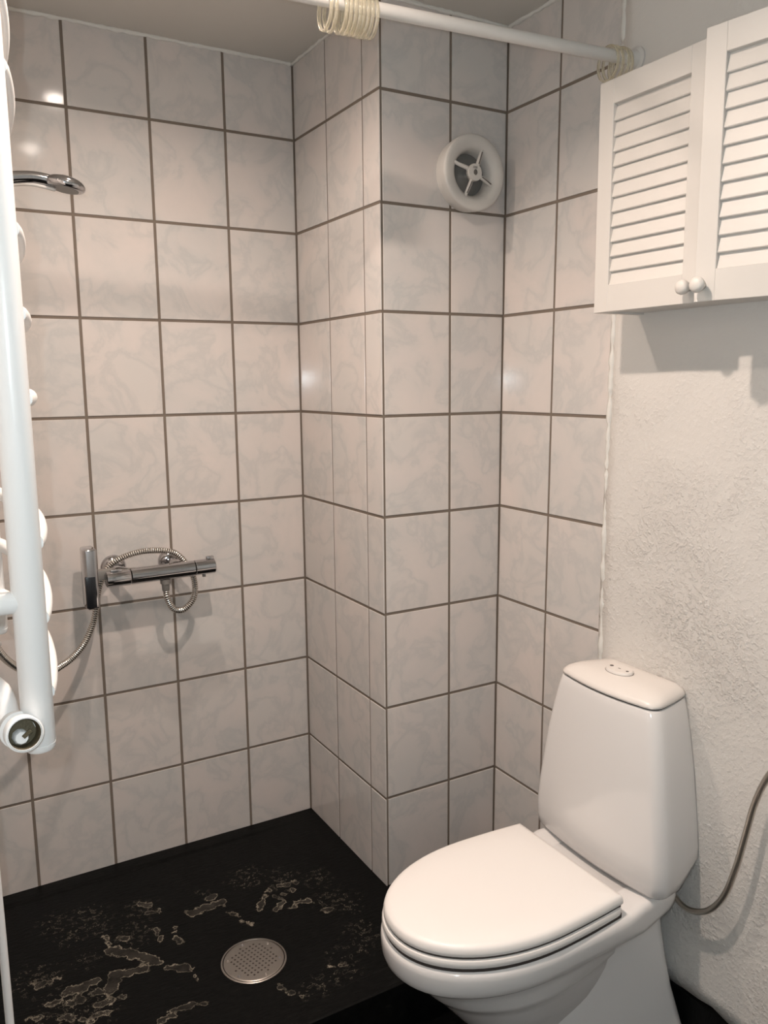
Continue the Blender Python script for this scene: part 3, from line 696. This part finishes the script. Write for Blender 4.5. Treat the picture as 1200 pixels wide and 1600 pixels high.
for i, (xw, tl) in enumerate(((0.296, 0.0), (0.306, 0.06), (0.323, -0.05), (0.333, 0.03))):
    put_ring(xw, tl, random.uniform(-0.1, 0.1), 'clear plastic curtain ring, ' + ['leftmost', 'second from the left', 'third from the left', 'rightmost'][i] + ' of four at the rod end', 'curtain rings at the rod end')

# ------------------------------------------------------------------ shower mixer
MS = 0.112; MX0, MX1, MZ = -0.602, -0.318, 0.846
mix = thing('shower_mixer', 'chrome bar shower mixer mounted on the tiled back wall', 'faucet', (-0.46, 0, MZ))
def mobj(name, bm, m_, parent=None, ang=40):
    bm.transform(Matrix.Translation((0.46, 0, -MZ))); return autosmooth(obj(name, bm, m_, parent or mix), ang)
ax = Vector((1, 0, 0.010)).normalized()
bm = bmesh.new(); lathe(bm, (MX0 + 0.062, -MS, MZ), ax, [(0, 0.019), (0.001, 0.0205), (0.165, 0.0205), (0.166, 0.019)], 36); body = mobj('body', bm, M_CHROME)
bm = bmesh.new(); lathe(bm, (MX0, -MS, MZ - 0.001), ax, [(0, 0.017), (0.002, 0.0195), (0.058, 0.0205), (0.060, 0.0195)], 36); mobj('flow_handle', bm, M_CHROME)
bm = bmesh.new(); lathe(bm, (MX0 + 0.230, -MS, MZ + 0.002), ax, [(0, 0.0195), (0.001, 0.0205), (0.052, 0.0205), (0.054, 0.018)], 36); hd = mobj('temperature_handle', bm, M_CHROME)
bm = bevel_box(MX0 + 0.262, MX0 + 0.282, -MS - 0.006, -MS + 0.006, MZ + 0.018, MZ + 0.030, 0.002); mobj('safety_button', bm, M_CHROME)
bm = bevel_box(MX0 + 0.250, MX0 + 0.258, -MS - 0.004, -MS + 0.004, MZ - 0.025, MZ - 0.016, 0.001); mobj('stop_pin', bm, M_GREYP)
bm = bevel_box(MX0 + 0.012, MX0 + 0.040, -MS - 0.008, -MS + 0.008, MZ + 0.017, MZ + 0.0235, 0.002); mobj('eco_button', bm, M_CHROME)
for rx, rzz, mm in ((-0.560, 0.852, M_STEEL), (-0.408, 0.852, M_CHROME)):
    bm = bmesh.new(); lathe(bm, (rx, -0.0005, rzz), (0, -1, 0), [(0, 0.033), (0.004, 0.033), (0.012, 0.028), (0.018, 0.018), (0.018, 0.014)], 32); rs_ = mobj('wall_rosette', bm, M_CHROME)
    bx = rx + 0.030
    bm = bmesh.new(); tube(bm, resample([Vector((rx, -0.012, rzz)), Vector((rx, -0.045, rzz)), Vector((bx, -0.075, MZ)), Vector((bx, -MS + 0.01, MZ))], 0.006), 0.0125, 16); mobj('connector', bm, M_CHROME)
    bm = bmesh.new(); lathe(bm, (bx, -0.074, MZ), (0, -1, 0), [(0, 0.0165), (0.018, 0.0165)], 6); mobj('union_nut', bm, mm, ang=20)
OX = -0.452
bm = bmesh.new(); lathe(bm, (OX, -MS, MZ - 0.018), (0, 0, -1), [(0, 0.0135), (0.012, 0.0135), (0.0125, 0.0105), (0.030, 0.0095), (0.032, 0.008)], 20); mobj('hose_outlet', bm, M_GREYP)
# holder plate clipped to the left side
bm = bevel_box(-0.654, -0.622, -0.128, -0.070, 0.776, 0.930, 0.006, 3); pl_ = mobj('holder_plate', bm, M_CHROME)
bm = bevel_box(-0.6545, -0.628, -0.1285, -0.118, 0.780, 0.862, 0.003, 2); mobj('dark_insert', bm, M_BLACKP)
bm = bevel_box(-0.6225, -0.575, -0.100, -0.078, 0.842, 0.868, 0.003, 2); mobj('holder_arm', bm, M_GREYP)

# ------------------------------------------------------------------ shower hose, ribbed
HS = [(OX, -MS, MZ - 0.050), (OX + 0.002, -MS - 0.002, MZ - 0.070), (OX + 0.018, -0.108, MZ - 0.102), (OX + 0.048, -0.100, MZ - 0.110), (OX + 0.080, -0.090, MZ - 0.084), (OX + 0.086, -0.078, MZ - 0.035), (OX + 0.066, -0.070, MZ + 0.012), (OX + 0.038, -0.064, MZ + 0.040), (OX - 0.005, -0.060, MZ + 0.050), (OX - 0.055, -0.058, MZ + 0.050), (OX - 0.105, -0.056, MZ + 0.036), (OX - 0.140, -0.056, MZ + 0.010), (OX - 0.160, -0.062, MZ - 0.035), (OX - 0.172, -0.072, MZ - 0.085), (OX - 0.187, -0.085, MZ - 0.125), (OX - 0.218, -0.110, MZ - 0.165), (OX - 0.270, -0.150, MZ - 0.190), (OX - 0.34, -0.22, MZ - 0.18), (-0.88, -0.33, 0.78), (-0.93, -0.42, 1.02), (-0.945, -0.47, 1.35), (-0.935, -0.49, 1.60), (-0.93, -0.495, 1.665)]
hp = resample(catmull(HS, 10), 0.0014)
hose = thing('shower_hose', 'ribbed chrome shower hose looping around the mixer', 'hose', HS[0])
bm = bmesh.new(); tube(bm, hp, lambda i: 0.0088 if i % 4 in (1, 2) else 0.0070, 10); bm.transform(Matrix.Translation(-Vector(HS[0])))
ho = obj('ribs', bm, M_HOSE, hose)
ho.data.materials.append(M_HOSEGAP)
for q in ho.data.polygons:
    q.use_smooth = True
# dark troughs between the ribs: the faces around every fourth ring
for k, q in enumerate(ho.data.polygons):
    if k < (len(hp) - 1) * 10 and (k // 10) % 4 == 3: q.material_index = 1

# ------------------------------------------------------------------ hand shower on its rail
HC = Vector((-0.703, -0.50, 1.708))
hand = thing('hand_shower', 'chrome hand shower head pointing over the shower from the left', 'shower head', HC)
bm = bmesh.new()
bmesh.ops.create_uvsphere(bm, u_segments=32, v_segments=20, radius=1.0)
for v in bm.verts:
    z = v.co.z
    v.co = Vector((v.co.x * 0.037, v.co.y * 0.031, (z * 0.017 if z > 0 else max(z, -0.5) * 0.016)))
bm.transform(Matrix.Rotation(math.radians(10), 4, 'Y')); obj('head', bm, M_CHROME, hand, True)
bm = bmesh.new(); lathe(bm, (0, 0, -0.0078), (0, 0, -1), [(0, 0.026), (0.0012, 0.025)], 28); bm.transform(Matrix.Rotation(math.radians(10), 4, 'Y')); autosmooth(obj('spray_face', bm, M_GREYP, hand))
bm = bmesh.new(); hpth = resample(catmull([(-0.018, 0, 0.003), (-0.035, 0, 0.007), (-0.060, 0, 0.008), (-0.10, 0, 0.002), (-0.15, 0.001, -0.012), (-0.20, 0.004, -0.028), (-0.224, 0.005, -0.038)]), 0.005)
tube(bm, hpth, lambda i: 0.0105 + 0.002 * abs(math.sin(i * 0.05)), 16); obj('handle', bm, M_CHROME, hand, True)
bm = bmesh.new(); tube(bm, resample(catmull([(-0.018, 0, -0.010), (-0.06, 0, -0.0045), (-0.10, 0, -0.010), (-0.16, 0.001, -0.026)]), 0.006), 0.0035, 8); obj('underside_strip', bm, M_WPAINT, hand, True)
rail = thing('slide_rail', 'chrome slide rail for the hand shower on the left wall', 'rail', (-0.985, -0.47, 1.0))
bm = bmesh.new(); tube(bm, resample([Vector((0, 0, 0.05)), Vector((0, 0, 0.85))], 0.05), 0.010, 16); obj('bar', bm, M_CHROME, rail, True)
for zz in (0.06, 0.84):
    bm = bmesh.new(); lathe(bm, (-0.075, 0, zz), (1, 0, 0), [(0, 0.018), (0.005, 0.018), (0.006, 0.011), (0.08, 0.011)], 18); autosmooth(obj('rail_mount', bm, M_CHROME, rail))
bm = bevel_box(-0.016, 0.05, -0.045, 0.016, 0.655, 0.70, 0.006); obj('slider', bm, M_CHROME, rail)

# ------------------------------------------------------------------ towel radiator
RX, RY0, RY1 = -0.902, -1.254, -0.742
rad = thing('towel_radiator', 'white towel radiator with bowed rails on the left wall', 'radiator', (RX, RY0, 0.93))
def robj(name, bm, m_=None, parent=None, ang=50):
    bm.transform(Matrix.Translation((-RX, -RY0, -0.93))); return autosmooth(obj(name, bm, m_ or M_RAD, parent or rad), ang)
for yv in (RY0, RY1):
    bm = bmesh.new(); lathe(bm, (RX, yv, 0.93), (0, 0, 1), [(-0.006, 0.0145), (-0.003, 0.0165), (0.002, 0.0172), (0.0022, 0.0165), (0.004, 0.0175), (1.06, 0.0175), (1.07, 0.012)], 40); robj('upright', bm)
for zb in (1.334 + (q - 1.334) * 0.9 for q in (1.86, 1.773, 1.689, 1.513, 1.417, 1.318, 1.143, 1.048, 0.952)):
    P = []
    for i in range(33):
        f = i / 32; P.append(Vector((RX + 0.010 + 0.0275 * math.sin(PI * f) ** 0.8, RY0 + (RY1 - RY0) * f, zb)))
    bm = bmesh.new(); tube(bm, P, 0.0102, 16); robj('rail', bm)
for zb in (1.098, 1.80):
    for yv in (RY0, RY1):
        bm = bmesh.new(); lathe(bm, (XL, yv, zb), (1, 0, 0), [(0, 0.022), (0.006, 0.022), (0.008, 0.0125), (RX - XL - 0.008, 0.0125), (RX - XL - 0.003, 0.009)], 24); robj('wall_bracket', bm)
# open threaded fitting at the foot
VX, VZ, VY = RX - 0.018, 0.960, RY0 - 0.038
vax = Vector((0.10, -1, 0.18)).normalized()
V0 = Vector((VX, VY, VZ))
bm = bmesh.new(); lathe(bm, V0 - vax * 0.062, vax, [(0, 0.012), (0.006, 0.017), (0.026, 0.0175), (0.027, 0.0205), (0.034, 0.0205), (0.036, 0.0165), (0.044, 0.0165), (0.046, 0.0195), (0.061, 0.0198), (0.062, 0.0188), (0.062, 0.0168), (0.040, 0.0165)], 40, True, False); fit = robj('valve_body', bm)
bm = bmesh.new(); lathe(bm, V0 - vax * 0.020, vax, [(0.0, 0.0005), (0.0, 0.0160), (0.003, 0.0148), (0.006, 0.0162), (0.009, 0.0150), (0.012, 0.0164), (0.015, 0.0154), (0.0204, 0.0178)], 32, False, False); robj('threads', bm, M_BRASS)
bm = bmesh.new(); lathe(bm, V0 - vax * 0.020 + Vector((-0.002, 0, -0.005)), vax, [(0, 0.0085), (0.010, 0.0082), (0.013, 0.0066), (0.0135, 0.0035)], 9); robj('plug', bm)
for sx, sz, ra in ((0.0035, -0.001, 0.9),):
    q = V0 - vax * 0.0063 + Vector((sx, 0, sz)); bm = bmesh.new()
    box(bm, -0.0022, 0.0022, -0.001, 0.0006, -0.0055, 0.0055, Matrix.Translation(q) @ Matrix.Rotation(ra, 4, 'Y')); robj('plug_slot', bm, M_BRASS)
bm = bmesh.new(); tube(bm, resample(catmull([V0 - vax * 0.05, V0 - vax * 0.07 + Vector((-0.004, 0, 0.004)), Vector((RX - 0.045, RY0 + 0.055, VZ + 0.03)), Vector((XL + 0.02, RY0 + 0.08, VZ + 0.05)), Vector((XL, RY0 + 0.08, VZ + 0.05))]), 0.008), 0.0150, 18); robj('inlet_pipe', bm)
# drop pipe at the far end
pipe = thing('heating_pipe', 'thin white heating pipe standing at the lower left edge', 'pipe', (-0.940, -0.83, FLOOR))
bm = bmesh.new(); tube(bm, resample(catmull([(0, 0, 0), (0, 0, 0.5), (0, 0, 0.96), (0.01, 0.02, 1.02), (0.036, 0.070, 1.026)]), 0.02), 0.0068, 16); obj('tube', bm, M_RAD, pipe, True)
bm = bmesh.new(); lathe(bm, (0, 0, 0), (0, 0, 1), [(0, 0.016), (0.004, 0.016), (0.007, 0.009)], 20); autosmooth(obj('floor_collar', bm, M_RAD, pipe))

# ------------------------------------------------------------------ recessed ceiling lamps
for i, (lx, ly, lab) in enumerate(((-0.53, -0.58, 'recessed ceiling spotlight above the shower tray'), (-0.52, -1.22, 'recessed ceiling spotlight in front of the toilet'))):
    L = thing('ceiling_spotlight', lab, 'lamp', (lx, ly, CEIL))
    bm = bmesh.new(); lathe(bm, (0, 0, 0), (0, 0, -1), [(0, 0.042), (0.003, 0.042), (0.006, 0.036), (0.004, 0.030), (0.001, 0.028)], 36, True, True); autosmooth(obj('trim_ring', bm, M_LAMP, L))
    bm = bmesh.new(); lathe(bm, (0, 0, -0.0045), (0, 0, -1), [(0, 0.0285), (0.001, 0.027)], 32); obj('lamp_glass', bm, M_GLOW, L)
    ld = bpy.data.lights.new('spot_lamp', 'AREA'); ld.shape = 'DISK'; ld.size = 0.05; ld.spread = math.radians(147); ld.energy = SPOT_W[i]; ld.color = SPOT_COL
    lo2 = bpy.data.objects.new('spot_lamp', ld); COL.objects.link(lo2); lo2.parent = L; lo2.location = (0, 0, -0.009)
